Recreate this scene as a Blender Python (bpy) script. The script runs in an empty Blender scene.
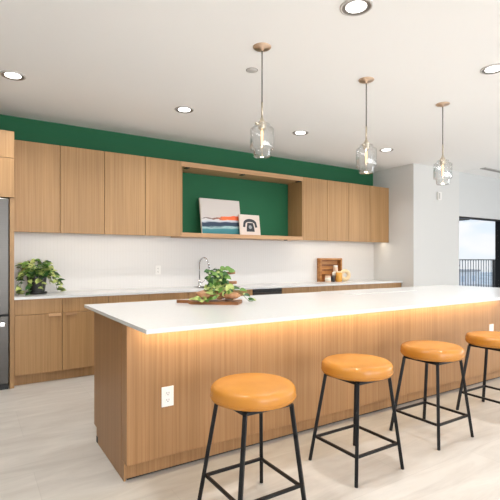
import bpy, bmesh, math, random
from mathutils import Vector, Matrix
random.seed(7)
sc = bpy.context.scene
COL = sc.collection
PI = math.pi

# ------------------------------------------------------------------ materials
def new_mat(name):
    m = bpy.data.materials.new(name); m.use_nodes = True
    nt = m.node_tree; b = nt.nodes['Principled BSDF']
    return m, nt, b
def plain(name, col, rough=.5, metal=0, **kw):
    m, nt, b = new_mat(name)
    b.inputs['Base Color'].default_value = (*col, 1)
    b.inputs['Roughness'].default_value = rough
    b.inputs['Metallic'].default_value = metal
    for k, v in kw.items(): b.inputs[k.replace('_', ' ')].default_value = v
    return m
def emit(name, col, s):
    m = bpy.data.materials.new(name); m.use_nodes = True
    nt = m.node_tree; nt.nodes.clear()
    e = nt.nodes.new('ShaderNodeEmission'); o = nt.nodes.new('ShaderNodeOutputMaterial')
    e.inputs[0].default_value = (*col, 1); e.inputs[1].default_value = s
    nt.links.new(e.outputs[0], o.inputs[0]); return m
def ramp(nt, stops):
    r = nt.nodes.new('ShaderNodeValToRGB'); el = r.color_ramp.elements
    while len(el) > 1: el.remove(el[-1])
    el[0].position = stops[0][0]; el[0].color = (*stops[0][1], 1)
    for p, c in stops[1:]:
        e = el.new(p); e.color = (*c, 1)
    return r
def obj_coords(nt, scale, rnd=True, loc=None):
    tc = nt.nodes.new('ShaderNodeTexCoord'); mp = nt.nodes.new('ShaderNodeMapping')
    mp.inputs['Scale'].default_value = scale
    nt.links.new(tc.outputs['Object'], mp.inputs['Vector'])
    if rnd:
        oi = nt.nodes.new('ShaderNodeObjectInfo'); mu = nt.nodes.new('ShaderNodeMath'); mu.operation = 'MULTIPLY'
        mu.inputs[1].default_value = 37.0
        nt.links.new(oi.outputs['Random'], mu.inputs[0])
        cb = nt.nodes.new('ShaderNodeCombineXYZ')
        for i in range(3): nt.links.new(mu.outputs[0], cb.inputs[i])
        nt.links.new(cb.outputs[0], mp.inputs['Location'])
    return mp
def wood(name, c1, c2, c3, scale=(34, 34, .7), rough=.42):
    m, nt, b = new_mat(name)
    mp = obj_coords(nt, scale)
    n = nt.nodes.new('ShaderNodeTexNoise'); n.inputs['Scale'].default_value = 1.0
    n.inputs['Detail'].default_value = 5; n.inputs['Roughness'].default_value = .6
    nt.links.new(mp.outputs[0], n.inputs['Vector'])
    r = ramp(nt, [(.3, c1), (.5, c2), (.72, c3)])
    nt.links.new(n.outputs['Fac'], r.inputs[0])
    # broader cathedral bands
    mp2 = obj_coords(nt, (scale[0] * .16, scale[1] * .16, scale[2] * .35))
    n2 = nt.nodes.new('ShaderNodeTexNoise'); n2.inputs['Scale'].default_value = 1.0; n2.inputs['Detail'].default_value = 2
    nt.links.new(mp2.outputs[0], n2.inputs['Vector'])
    r2 = ramp(nt, [(.3, (.91, .90, .89)), (.7, (1.05, 1.05, 1.05))])
    nt.links.new(n2.outputs['Fac'], r2.inputs[0])
    mx = nt.nodes.new('ShaderNodeMix'); mx.data_type = 'RGBA'; mx.blend_type = 'MULTIPLY'; mx.inputs[0].default_value = 1
    nt.links.new(r.outputs[0], mx.inputs[6]); nt.links.new(r2.outputs[0], mx.inputs[7])
    nt.links.new(mx.outputs[2], b.inputs['Base Color'])
    b.inputs['Roughness'].default_value = rough
    b.inputs['Specular IOR Level'].default_value = .35
    return m

M = {}
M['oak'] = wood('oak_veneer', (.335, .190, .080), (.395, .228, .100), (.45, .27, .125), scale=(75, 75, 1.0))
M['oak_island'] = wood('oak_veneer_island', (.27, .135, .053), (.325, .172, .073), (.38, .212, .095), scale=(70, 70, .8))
M['oak_edge'] = wood('oak_board', (.42, .24, .12), (.48, .285, .145), (.54, .33, .175), scale=(1.2, 20, 20))
M['board'] = wood('serving_board_wood', (.16, .06, .02), (.30, .12, .04), (.42, .19, .07), scale=(3, 24, 10))
M['tray'] = wood('tray_wood', (.30, .115, .03), (.47, .21, .065), (.58, .30, .11), scale=(3, 9, 26))
M['drift'] = wood('driftwood', (.13, .05, .02), (.36, .17, .075), (.52, .30, .16), scale=(14, 14, 14))
M['ceiling'] = plain('ceiling_paint', (.90, .895, .89), .9)
M['wall'] = plain('wall_paint', (.60, .61, .61), .85)
M['wall_w'] = plain('wall_paint_warm', (.64, .635, .62), .85)
M['green'] = plain('green_paint', (.018, .122, .054), .75, 0, Specular_IOR_Level=.3)
M['black'] = plain('black_metal', (.005, .005, .006), .42, 0, Specular_IOR_Level=.3)
M['blackp'] = plain('black_plastic', (.015, .015, .016), .45)
M['dark_gap'] = plain('dark_plinth_gap_shade', (.02, .015, .012), .8)
M['white_plastic'] = plain('white_plastic', (.82, .80, .77), .35)
M['slot'] = plain('socket_slot', (.05, .05, .05), .6)
M['chrome'] = plain('chrome', (.62, .62, .63), .12, 1)
M['brass'] = plain('brushed_brass', (.66, .49, .36), .36, 1)
M['nickel'] = plain('satin_nickel', (.60, .53, .43), .35, 1)
M['cord'] = plain('cord', (.12, .11, .105), .7)
M['ring'] = plain('downlight_ring', (.50, .48, .46), .5)
M['baffle'] = plain('downlight_baffle', (.20, .18, .165), .35, .6)
M['lens'] = emit('downlight_lens', (1, .97, .93), 12)
M['ledstrip'] = emit('led_strip', (1, .72, .36), 5)
M['filament'] = emit('filament', (1, .66, .36), 3.6)
M['pot'] = plain('dark_pot', (.028, .026, .026), .4)
M['soil'] = plain('soil', (.05, .03, .02), .95)
M['terracotta'] = plain('terracotta', (.62, .27, .12), .7)
M['white_pot'] = plain('white_ceramic', (.8, .78, .74), .3)
M['leaf_dark'] = plain('leaf_dark', (.030, .098, .022), .38)
M['leaf_mid'] = plain('leaf_mid', (.115, .235, .038), .4)
M['leaf_light'] = plain('leaf_light', (.40, .47, .14), .45)
M['stem'] = plain('stem', (.14, .22, .05), .5)
M['cream'] = plain('cream_soap', (.80, .63, .38), .45)
M['amber'] = plain('amber_jar', (.74, .36, .06), .25)
M['pink'] = plain('pale_bottle', (.72, .52, .38), .35)
M['label'] = plain('label_paper', (.75, .70, .60), .6)
M['brushed_lid'] = plain('wood_lid', (.45, .25, .12), .5)
M['canvas'] = plain('canvas_edge', (.72, .66, .58), .8)
M['cream_canvas'] = plain('cream_canvas', (.64, .54, .48), .8)
M['ink'] = plain('ink', (.025, .028, .035), .7)
M['ink_grey'] = plain('ink_grey', (.30, .30, .31), .7)
M['rail'] = plain('railing_grey', (.09, .11, .125), .5)
M['concrete'] = plain('concrete', (.5, .5, .5), .9)
M['soffit'] = plain('dark_soffit', (.03, .035, .035), .7)
M['building_a'] = plain('pale_building', (.85, .86, .88), .8)
M['building_b'] = plain('grey_blue_building', (.62, .70, .78), .8)
M['strip_metal'] = plain('aluminium', (.6, .6, .6), .4, 1)

def stainless():
    m, nt, b = new_mat('stainless')
    mp = obj_coords(nt, (2, 2, 140), rnd=False)
    n = nt.nodes.new('ShaderNodeTexNoise'); n.inputs['Scale'].default_value = 1; n.inputs['Detail'].default_value = 3
    nt.links.new(mp.outputs[0], n.inputs['Vector'])
    r = ramp(nt, [(.3, (.098, .091, .084)), (.7, (.108, .101, .094))])
    nt.links.new(n.outputs['Fac'], r.inputs[0]); nt.links.new(r.outputs[0], b.inputs['Base Color'])
    b.inputs['Metallic'].default_value = 1; b.inputs['Roughness'].default_value = .36
    return m
M['steel'] = stainless()

def quartz():
    m, nt, b = new_mat('white_quartz')
    mp = obj_coords(nt, (14, 14, 14), rnd=False)
    n = nt.nodes.new('ShaderNodeTexNoise'); n.inputs['Scale'].default_value = 4; n.inputs['Detail'].default_value = 6
    nt.links.new(mp.outputs[0], n.inputs['Vector'])
    r = ramp(nt, [(.35, (.68, .685, .68)), (.65, (.70, .705, .70))])
    nt.links.new(n.outputs['Fac'], r.inputs[0]); nt.links.new(r.outputs[0], b.inputs['Base Color'])
    b.inputs['Roughness'].default_value = .2
    return m
M['quartz'] = quartz()

def leather():
    m, nt, b = new_mat('tan_leather')
    mp = obj_coords(nt, (1, 1, 1), rnd=True)
    n = nt.nodes.new('ShaderNodeTexNoise'); n.inputs['Scale'].default_value = 5; n.inputs['Detail'].default_value = 4
    nt.links.new(mp.outputs[0], n.inputs['Vector'])
    r = ramp(nt, [(.3, (.43, .168, .018)), (.7, (.52, .215, .028))])
    nt.links.new(n.outputs['Fac'], r.inputs[0]); nt.links.new(r.outputs[0], b.inputs['Base Color'])
    b.inputs['Roughness'].default_value = .27
    n2 = nt.nodes.new('ShaderNodeTexNoise'); n2.inputs['Scale'].default_value = 260
    nt.links.new(mp.outputs[0], n2.inputs['Vector'])
    bp = nt.nodes.new('ShaderNodeBump'); bp.inputs['Strength'].default_value = .08; bp.inputs['Distance'].default_value = .002
    nt.links.new(n2.outputs['Fac'], bp.inputs['Height']); nt.links.new(bp.outputs[0], b.inputs['Normal'])
    return m
M['leather'] = leather()

def math_node(nt, op, a, b=None):
    n = nt.nodes.new('ShaderNodeMath'); n.operation = op
    for i, v in enumerate((a, b)):
        if v is None: continue
        if isinstance(v, (int, float)): n.inputs[i].default_value = v
        else: nt.links.new(v, n.inputs[i])
    return n.outputs[0]

def tiles():
    m, nt, b = new_mat('vertical_finger_tile')
    tc = nt.nodes.new('ShaderNodeTexCoord'); sp = nt.nodes.new('ShaderNodeSeparateXYZ')
    nt.links.new(tc.outputs['Object'], sp.inputs[0])
    fx = math_node(nt, 'FRACT', math_node(nt, 'DIVIDE', sp.outputs[0], .038))
    fz = math_node(nt, 'FRACT', math_node(nt, 'DIVIDE', sp.outputs[2], .225))
    jx = math_node(nt, 'LESS_THAN', fx, .09); jz = math_node(nt, 'LESS_THAN', fz, .007)
    j = math_node(nt, 'MAXIMUM', jx, jz)
    mx = nt.nodes.new('ShaderNodeMix'); mx.data_type = 'RGBA'
    mx.inputs[6].default_value = (.69, .67, .65, 1); mx.inputs[7].default_value = (.645, .625, .605, 1)
    nt.links.new(j, mx.inputs[0]); nt.links.new(mx.outputs[2], b.inputs['Base Color'])
    b.inputs['Roughness'].default_value = .32
    bp = nt.nodes.new('ShaderNodeBump'); bp.invert = True; bp.inputs['Strength'].default_value = .3; bp.inputs['Distance'].default_value = .002
    nt.links.new(j, bp.inputs['Height']); nt.links.new(bp.outputs[0], b.inputs['Normal'])
    return m
M['tile'] = tiles()

def floor_mat():
    m, nt, b = new_mat('floor_stone_plank')
    tc = nt.nodes.new('ShaderNodeTexCoord')
    mp = nt.nodes.new('ShaderNodeMapping'); mp.inputs['Location'].default_value = (.3, .2, 0)
    nt.links.new(tc.outputs['Object'], mp.inputs[0])
    br = nt.nodes.new('ShaderNodeTexBrick'); br.offset = .5
    br.inputs['Scale'].default_value = 1
    br.inputs['Mortar Size'].default_value = .0022; br.inputs['Mortar Smooth'].default_value = .3
    br.inputs['Brick Width'].default_value = 1.22; br.inputs['Row Height'].default_value = .61
    br.inputs['Color1'].default_value = (.535, .505, .46, 1); br.inputs['Color2'].default_value = (.56, .53, .485, 1)
    br.inputs['Mortar'].default_value = (.49, .46, .42, 1)
    nt.links.new(mp.outputs[0], br.inputs['Vector'])
    mp2 = nt.nodes.new('ShaderNodeMapping'); mp2.inputs['Scale'].default_value = (1.0, 5.0, 1)
    nt.links.new(tc.outputs['Object'], mp2.inputs[0])
    n = nt.nodes.new('ShaderNodeTexNoise'); n.inputs['Scale'].default_value = 1.6; n.inputs['Detail'].default_value = 7
    n.inputs['Roughness'].default_value = .62; n.inputs['Distortion'].default_value = .6
    nt.links.new(mp2.outputs[0], n.inputs['Vector'])
    r = ramp(nt, [(.3, (.86, .84, .83)), (.52, (1, 1, 1)), (.7, (1.12, 1.12, 1.12))])
    nt.links.new(n.outputs['Fac'], r.inputs[0])
    mx = nt.nodes.new('ShaderNodeMix'); mx.data_type = 'RGBA'; mx.blend_type = 'MULTIPLY'; mx.inputs[0].default_value = 1
    nt.links.new(br.outputs['Color'], mx.inputs[6]); nt.links.new(r.outputs[0], mx.inputs[7])
    nt.links.new(mx.outputs[2], b.inputs['Base Color'])
    b.inputs['Roughness'].default_value = .42
    return m
M['floor'] = floor_mat()

def thin_glass(name, edge=.55, base=.05, tint=(1, 1, 1)):
    m = bpy.data.materials.new(name); m.use_nodes = True
    nt = m.node_tree; nt.nodes.clear()
    o = nt.nodes.new('ShaderNodeOutputMaterial'); mix = nt.nodes.new('ShaderNodeMixShader')
    t = nt.nodes.new('ShaderNodeBsdfTransparent'); g = nt.nodes.new('ShaderNodeBsdfGlossy')
    t.inputs[0].default_value = (*tint, 1)
    g.inputs['Roughness'].default_value = .04
    lw = nt.nodes.new('ShaderNodeLayerWeight'); lw.inputs['Blend'].default_value = .25
    f = math_node(nt, 'ADD', math_node(nt, 'MULTIPLY', lw.outputs['Facing'], edge), base)
    nt.links.new(f, mix.inputs[0]); nt.links.new(t.outputs[0], mix.inputs[1]); nt.links.new(g.outputs[0], mix.inputs[2])
    nt.links.new(mix.outputs[0], o.inputs[0]); return m
M['glass'] = thin_glass('clear_glass', .62, .06, (.97, .975, .975))
M['pane'] = thin_glass('window_glass', .12, .0)

def art_mat():
    m, nt, b = new_mat('abstract_seascape')
    tc = nt.nodes.new('ShaderNodeTexCoord'); sp = nt.nodes.new('ShaderNodeSeparateXYZ')
    nt.links.new(tc.outputs['Generated'], sp.inputs[0])
    mp = nt.nodes.new('ShaderNodeMapping'); mp.inputs['Scale'].default_value = (2.2, 1, 11)
    nt.links.new(tc.outputs['Generated'], mp.inputs[0])
    n = nt.nodes.new('ShaderNodeTexNoise'); n.inputs['Scale'].default_value = 1.3; n.inputs['Detail'].default_value = 4
    nt.links.new(mp.outputs[0], n.inputs['Vector'])
    w = math_node(nt, 'MULTIPLY', math_node(nt, 'SUBTRACT', n.outputs['Fac'], .5), .16)
    # band height rises to the right
    z = math_node(nt, 'ADD', sp.outputs[2], w)
    zs = math_node(nt, 'SUBTRACT', z, math_node(nt, 'MULTIPLY', math_node(nt, 'SUBTRACT', sp.outputs[0], .5), .06))
    r = ramp(nt, [(0, (.03, .17, .19)), (.14, (.05, .22, .25)), (.2, (.35, .5, .5)), (.235, (.02, .05, .09)), (.33, (.03, .045, .08)),
                  (.37, (.5, .55, .6)), (.42, (.60, .56, .55))])
    nt.links.new(zs, r.inputs[0])
    r2 = ramp(nt, [(.40, (.66, .60, .55)), (.41, (.66, .60, .55))])
    # orange wedge: between .41 and .41+.17*x
    top = math_node(nt, 'ADD', .42, math_node(nt, 'MULTIPLY', sp.outputs[0], .13))
    inb = math_node(nt, 'MULTIPLY', math_node(nt, 'GREATER_THAN', z, .42), math_node(nt, 'LESS_THAN', z, top))
    mx = nt.nodes.new('ShaderNodeMix'); mx.data_type = 'RGBA'
    sky = nt.nodes.new('ShaderNodeMix'); sky.data_type = 'RGBA'
    nt.links.new(math_node(nt, 'GREATER_THAN', z, .42), sky.inputs[0])
    nt.links.new(r.outputs[0], sky.inputs[6]); sky.inputs[7].default_value = (.56, .51, .48, 1)
    og = ramp(nt, [(0, (.10, .09, .10)), (.38, (.25, .12, .09)), (.55, (.80, .16, .05)), (1, (.82, .13, .04))])
    nt.links.new(sp.outputs[0], og.inputs[0])
    nt.links.new(inb, mx.inputs[0]); nt.links.new(sky.outputs[2], mx.inputs[6]); nt.links.new(og.outputs[0], mx.inputs[7])
    nt.links.new(mx.outputs[2], b.inputs['Base Color']); b.inputs['Roughness'].default_value = .75
    return m
M['art'] = art_mat()

def ground_mat():
    m, nt, b = new_mat('hazy_ground')
    mp = obj_coords(nt, (.05, .05, .05), rnd=False)
    n = nt.nodes.new('ShaderNodeTexNoise'); n.inputs['Scale'].default_value = 2; n.inputs['Detail'].default_value = 6
    nt.links.new(mp.outputs[0], n.inputs['Vector'])
    r = ramp(nt, [(.35, (.45, .54, .62)), (.5, (.68, .73, .78)), (.62, (.85, .87, .89))])
    nt.links.new(n.outputs['Fac'], r.inputs[0]); nt.links.new(r.outputs[0], b.inputs['Base Color'])
    b.inputs['Roughness'].default_value = .95
    return m
M['ground'] = ground_mat()

# ------------------------------------------------------------------ mesh helpers
def box(bm, x0, x1, y0, y1, z0, z1, bev=0, seg=2, mi=0):
    vs = [bm.verts.new(p) for p in ((x0,y0,z0),(x1,y0,z0),(x1,y1,z0),(x0,y1,z0),(x0,y0,z1),(x1,y0,z1),(x1,y1,z1),(x0,y1,z1))]
    fs = [bm.faces.new([vs[i] for i in f]) for f in ((3,2,1,0),(4,5,6,7),(0,1,5,4),(1,2,6,5),(2,3,7,6),(3,0,4,7))]
    for f in fs: f.material_index = mi
    if bev:
        es = list({e for f in fs for e in f.edges})
        r = bmesh.ops.bevel(bm, geom=es, offset=bev, segments=seg, affect='EDGES', profile=.5)
        for f in r['faces']: f.material_index = mi
    return vs
def tube(bm, pts, r, seg=12, mi=0, closed_ends=True):
    """round tube along a polyline; r a number or a list"""
    pts = [Vector(p) for p in pts]; rs = r if isinstance(r, (list, tuple)) else [r] * len(pts)
    rings = []; prev = None
    for i, p in enumerate(pts):
        a = pts[max(i-1, 0)]; b = pts[min(i+1, len(pts)-1)]
        t = (b - a).normalized()
        if prev is None:
            u = t.orthogonal().normalized()
        else:
            u = (prev - t * prev.dot(t)); u = u.normalized() if u.length > 1e-6 else t.orthogonal().normalized()
        prev = u; w = t.cross(u)
        rings.append([bm.verts.new(p + (u * math.cos(2*PI*k/seg) + w * math.sin(2*PI*k/seg)) * rs[i]) for k in range(seg)])
    for A, B in zip(rings, rings[1:]):
        for k in range(seg):
            f = bm.faces.new((A[k], A[(k+1) % seg], B[(k+1) % seg], B[k])); f.smooth = True; f.material_index = mi
    if closed_ends:
        for R, rev in ((rings[0], True), (rings[-1], False)):
            f = bm.faces.new(list(reversed(R)) if rev else R); f.material_index = mi
def lathe(bm, prof, cx=0, cy=0, seg=40, mi=0, smooth=True, squash=None):
    """prof: list of (r, z)"""
    rings = []
    for r, z in prof:
        if r < 1e-5: rings.append([bm.verts.new((cx, cy, z))])
        else: rings.append([bm.verts.new((cx + r*math.cos(2*PI*k/seg), cy + r*math.sin(2*PI*k/seg), z)) for k in range(seg)])
    for A, B in zip(rings, rings[1:]):
        for k in range(seg):
            k2 = (k+1) % seg
            if len(A) == 1 and len(B) == 1: continue
            if len(A) == 1: f = bm.faces.new((A[0], B[k2], B[k]))
            elif len(B) == 1: f = bm.faces.new((A[k], A[k2], B[0]))
            else: f = bm.faces.new((A[k], A[k2], B[k2], B[k]))
            f.smooth = smooth; f.material_index = mi
def beam(bm, a, b, w, h=None, up=(0, 0, 1), mi=0, bev=.002):
    """square bar from a to b"""
    a = Vector(a); b = Vector(b); h = h or w
    t = (b - a).normalized(); u = t.cross(Vector(up))
    if u.length < 1e-4: u = Vector((1, 0, 0))
    u.normalize(); v = u.cross(t)
    vs = [bm.verts.new(p + u * sx * w/2 + v * sy * h/2) for p in (a, b) for sx, sy in ((-1,-1),(1,-1),(1,1),(-1,1))]
    fs = [bm.faces.new([vs[i] for i in f]) for f in ((3,2,1,0),(4,5,6,7),(0,1,5,4),(1,2,6,5),(2,3,7,6),(3,0,4,7))]
    for f in fs: f.material_index = mi
    if bev: bmesh.ops.bevel(bm, geom=list({e for f in fs for e in f.edges}), offset=bev, segments=1, affect='EDGES')
def wloc(o):
    v = Vector((0, 0, 0))
    while o: v += Vector(o.location); o = o.parent
    return v
def obj(name, bm, mats, parent=None, origin=None, world=True):
    """link a bmesh as one object. With world=True the verts are world coordinates and get shifted to the origin/parent."""
    if not isinstance(mats, (list, tuple)): mats = [mats]
    bmesh.ops.recalc_face_normals(bm, faces=bm.faces[:])
    base = Vector((0, 0, 0))
    if parent is not None and world: base = wloc(parent)
    elif origin is not None: base = Vector(origin)
    if base.length: bmesh.ops.translate(bm, verts=bm.verts[:], vec=-base)
    me = bpy.data.meshes.new(name); bm.to_mesh(me); bm.free()
    for m in mats: me.materials.append(m)
    o = bpy.data.objects.new(name, me); COL.objects.link(o)
    if parent is not None: o.parent = parent
    elif origin is not None: o.location = base
    return o
def tag(o, label, cat, group=None, kind=None):
    o['label'] = label; o['category'] = cat
    if group: o['group'] = group
    if kind: o['kind'] = kind
    return o
def thing(name, label, cat, loc=(0, 0, 0), group=None):
    o = bpy.data.objects.new(name, None); COL.objects.link(o); o.empty_display_size = .1
    o.location = loc; return tag(o, label, cat, group)
def struct(name, bm, mats, parent=None):
    o = obj(name, bm, mats, parent)
    if parent is None: o['kind'] = 'structure'
    return o
def B(*a, **k):
    bm = bmesh.new(); box(bm, *a, **k); return bm
def copy_tree(o, parent=None):
    c = o.copy(); COL.objects.link(c)
    if parent is not None: c.parent = parent
    for ch in list(o.children): copy_tree(ch, c)
    return c

# ------------------------------------------------------------------ setting
H = 2.83
YW = 5.46        # back wall
XR = 6.145        # return wall
YR = 4.60        # white window wall
X0, X1, Y0 = -1.6, 10.4, -4.6
struct('floor', B(X0-.2, X1+.2, Y0-.2, 5.6, -.12, 0), M['floor'])
# ceiling, with no openings
struct('ceiling', B(X0-.2, X1+.2, Y0-.2, 5.6, H, H+.15), M['ceiling'])
struct('wall_back', B(X0-.2, XR, YW, YW+.14, 0, H), M['green'])
struct('wall_backsplash', B(.352, XR, YW-.012, YW, .86, 1.56), M['tile'])
struct('wall_left', B(X0-.15, X0, Y0-.2, YW, 0, H), M['wall_w'])
bm = bmesh.new()
DX0, DX1, DZ = 7.43, 10.25, 2.03
box(bm, XR, XR+.25, YR+.16, 5.6, 0, H); box(bm, XR, DX0, YR, YR+.16, 0, H)
struct('wall_return', bm, M['wall_w'])
bm = bmesh.new()
box(bm, DX0, DX1, YR, YR+.16, DZ, H); box(bm, DX1, X1+.2, YR, YR+.16, 0, H)
struct('wall_window', bm, M['wall'])
# wall behind the camera and right wall, both with large daylight windows
def wall_with_holes_x(name, y0, y1, xa, xb, holes, zs, mat):
    bm = bmesh.new(); z0, z1 = zs; x = xa
    for a, b in holes:
        box(bm, x, a, y0, y1, 0, H); box(bm, a, b, y0, y1, 0, z0); box(bm, a, b, y0, y1, z1, H); x = b
    box(bm, x, xb, y0, y1, 0, H)
    return struct(name, bm, mat)
HX = [(-.6, 2.0), (3.0, 5.6), (6.6, 9.2)]
wall_with_holes_x('wall_front', Y0-.15, Y0, X0-.15, X1+.15, HX, (.5, 2.5), M['wall'])
bm = bmesh.new()
HY = [(-3.6, -1.2), (-.7, 2.5)]; y = Y0
for a, b in HY:
    box(bm, X1, X1+.15, y, a, 0, H); box(bm, X1, X1+.15, a, b, 0, .3); box(bm, X1, X1+.15, a, b, 2.5, H); y = b
box(bm, X1, X1+.15, y, YR, 0, H)
struct('wall_right', bm, M['wall'])

def frame_x(bm, xa, xb, y0, y1, z0, z1, w, mull):
    box(bm, xa, xa+w, y0, y1, z0, z1); box(bm, xb-w, xb, y0, y1, z0, z1)
    box(bm, xa+w, xb-w, y0, y1, z0, z0+w); box(bm, xa+w, xb-w, y0, y1, z1-w, z1)
    for m_ in mull: box(bm, m_-w/2, m_+w/2, y0, y1, z0+w, z1-w)
# sliding glass door seen in the photo
w = bpy.data.objects.new('window_1', None); COL.objects.link(w); w['kind'] = 'structure'; w.location = (DX0, YR, 0)
bm = bmesh.new(); frame_x(bm, DX0, DX1, YR+.03, YR+.12, 0.0, DZ, .03, [8.93])
obj('window_frame', bm, M['black'], w)
box_m = bmesh.new(); box(box_m, 8.885, 8.975, YR+.02, YR+.13, .03, DZ-.03); obj('mullion', box_m, M['black'], w)
for a, b in ((DX0+.03, 8.88), (8.98, DX1-.03)):
    obj('pane', B(a, b, YR+.07, YR+.078, .03, DZ-.03), M['pane'], w)
n = 2
for a, b in HX:
    w = bpy.data.objects.new('window_%d' % n, None); COL.objects.link(w); w['kind'] = 'structure'; w.location = (a, Y0, .5); n += 1
    bm = bmesh.new(); frame_x(bm, a, b, Y0-.12, Y0-.05, .5, 2.5, .05, [(a+b)/2]); obj('window_frame', bm, M['black'], w)
    for q, (c, d) in enumerate(((a+.05, (a+b)/2-.025), ((a+b)/2+.025, b-.05))):
        obj('pane', B(c, d, Y0-.09, Y0-.082, .55, 2.45), M['pane'], w)
for a, b in HY:
    w = bpy.data.objects.new('window_%d' % n, None); COL.objects.link(w); w['kind'] = 'structure'; w.location = (X1, a, .3); n += 1
    bm = bmesh.new()
    for yy in (a, (a+b)/2-.025, b-.05): box(bm, X1+.05, X1+.12, yy, yy+.05, .35, 2.45)
    box(bm, X1+.05, X1+.12, a, b, .3, .35); box(bm, X1+.05, X1+.12, a, b, 2.45, 2.5); obj('window_frame', bm, M['black'], w)
    for c, d in ((a+.05, (a+b)/2-.025), ((a+b)/2+.025, b-.05)):
        obj('pane', B(X1+.08, X1+.088, c, d, .35, 2.45), M['pane'], w)

# balcony beyond the glass door
struct('balcony_floor', B(6.2, 13, YR+.2, 6.35, -.18, -.02), M['concrete'])
struct('balcony_soffit', B(6.3, 8.05, YR+.17, 6.3, DZ-.034, DZ+.2), M['soffit'])
rl = thing('balcony_railing', 'dark metal balcony railing with thin upright bars outside the glass door', 'railing', (9.4, 6.1, -.02))
obj('top_rail', B(6.5, 12.9, 6.08, 6.12, 1.215, 1.24), M['black'], rl)
obj('bottom_rail', B(6.5, 12.9, 6.085, 6.115, .06, .085), M['black'], rl)
x = 6.55
while x < 12.9:
    obj('baluster', B(x-.0065, x+.0065, 6.093, 6.107, .085, 1.215), M['rail'], rl); x += .115
for x in (6.9, 9.12, 11.4):
    obj('railing_post', B(x-.03, x+.03, 6.07, 6.13, -.02, 1.215), M['black'], rl)
struct('ground', B(-150, 420, 12, 500, -12.3, -12), M['ground'])
rb = random.Random(3)
for i, (x, y, sx, sy, h) in enumerate(((52, 44, 9, 8, 9.5), (70, 62, 12, 9, 10.5), (86, 70, 8, 8, 9), (100, 66, 14, 10, 10), (110, 95, 12, 12, 11), (140, 96, 14, 10, 10.5), (92, 52, 7, 6, 7))):
    t = thing('distant_building', 'pale hazy building far beyond the balcony railing', 'building', (x, y, -12), 'distant buildings beyond the balcony')
    m_ = M['building_a'] if i % 2 else M['building_b']
    obj('wall', B(x-sx/2, x+sx/2, y-sy/2, y+sy/2, -12, -12+h), m_, t)
    obj('roof', B(x-sx/2-.3, x+sx/2+.3, y-sy/2-.3, y+sy/2+.3, -12+h, -12+h+.5), M['concrete'], t)
    for k in range(3):
        for q in range(3):
            xx = x - sx/2 + sx*(q+.5)/3; zz = -12 + h*(k+.5)/3
            obj('window', B(xx-.7, xx+.7, y-sy/2-.06, y-sy/2, zz-.7, zz+.7), M['building_b'], t)

# ceiling access panel and linear diffuser by the window wall
t = thing('ceiling_access_panel', 'flat white access panel in the ceiling above the glass door', 'ceiling panel', (7.68, 4.43, H-.008))
obj('panel', B(7.45, 7.9, 4.26, 4.59, H-.004, H, bev=.001), M['ceiling'], t)
t = thing('linear_air_diffuser', 'narrow linear air vent in the ceiling near the glass door', 'ceiling vent', (8.0, 4.2, H-.012))
obj('frame', B(7.46, 8.7, 4.13, 4.235, H-.012, H, bev=.002), M['ring'], t)
for k in range(2): obj('slot', B(7.48, 8.68, 4.15+k*.038, 4.175+k*.038, H-.014, H-.0121), M['baffle'], t)

# ------------------------------------------------------------------ downlights
def area(name, loc, size, power, col=(1, 1, 1), rot=(0, 0, 0), size_y=None, shape=None, spread=None):
    l = bpy.data.lights.new(name, 'AREA'); l.energy = power; l.color = col; l.size = size
    l.shape = shape or ('RECTANGLE' if size_y else 'SQUARE')
    if size_y: l.size_y = size_y
    if spread: l.spread = spread
    o = bpy.data.objects.new(name, l); COL.objects.link(o); o.location = loc; o.rotation_euler = rot
    return o
DL_POWER = 19
dls = [('leftmost round recessed ceiling downlight, above the fridge end of the cabinets', .30, 4.24),
       ('round recessed ceiling downlight in front of the second wall cabinet pair', 1.89, 4.24),
       ('round recessed ceiling downlight between the first and second pendants', 3.46, 4.24),
       ('round recessed ceiling downlight just right of the middle pendant', 5.05, 4.24),
       ('large bright ceiling downlight cut by the top edge of the photo', 2.02, 1.93),
       ('bright ceiling downlight at the right edge of the photo', 3.64, 1.95)]
extra = [(5.2, 1.94), (6.8, 1.94), (.45, 1.93), (8.4, 1.94)] + [(x, y) for y in (-.4, -2.7) for x in (.45, 2.02, 3.64, 5.2, 6.8, 8.4)]
def downlight(label, x, y):
    t = thing('recessed_downlight', label, 'ceiling light', (x, y, H), 'recessed downlights in the ceiling')
    bm = bmesh.new(); lathe(bm, [(.100, H), (.100, H-.006), (.094, H-.009), (.088, H-.008), (.086, H-.002)], x, y); obj('trim_ring', bm, M['ring'], t)
    bm = bmesh.new(); lathe(bm, [(.088, H-.007), (.062, H-.0015)], x, y); obj('baffle', bm, M['baffle'], t)
    bm = bmesh.new(); lathe(bm, [(.064, H-.0035), (0, H-.0035)], x, y); obj('lens', bm, M['lens'], t)
    return t
first = None
for lb, x, y in dls:
    if first is None: first = downlight(lb, x, y)
    else:
        c = copy_tree(first); c.location = (x, y, H); c['label'] = lb
for x, y in extra:
    c = copy_tree(first); c.location = (x, y, H); c['label'] = 'recessed ceiling downlight beyond the edge of the photo'
for x, y in [(d[1], d[2]) for d in dls] + extra:
    if y > 4.1 and x < 6: p = DL_POWER * .9
    elif x > 6: p = DL_POWER*.45
    else: p = DL_POWER
    area('downlight_lamp', (x, y, H-.02), .12, p, (1, .985, .965), shape='DISK', spread=2.3)

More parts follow.
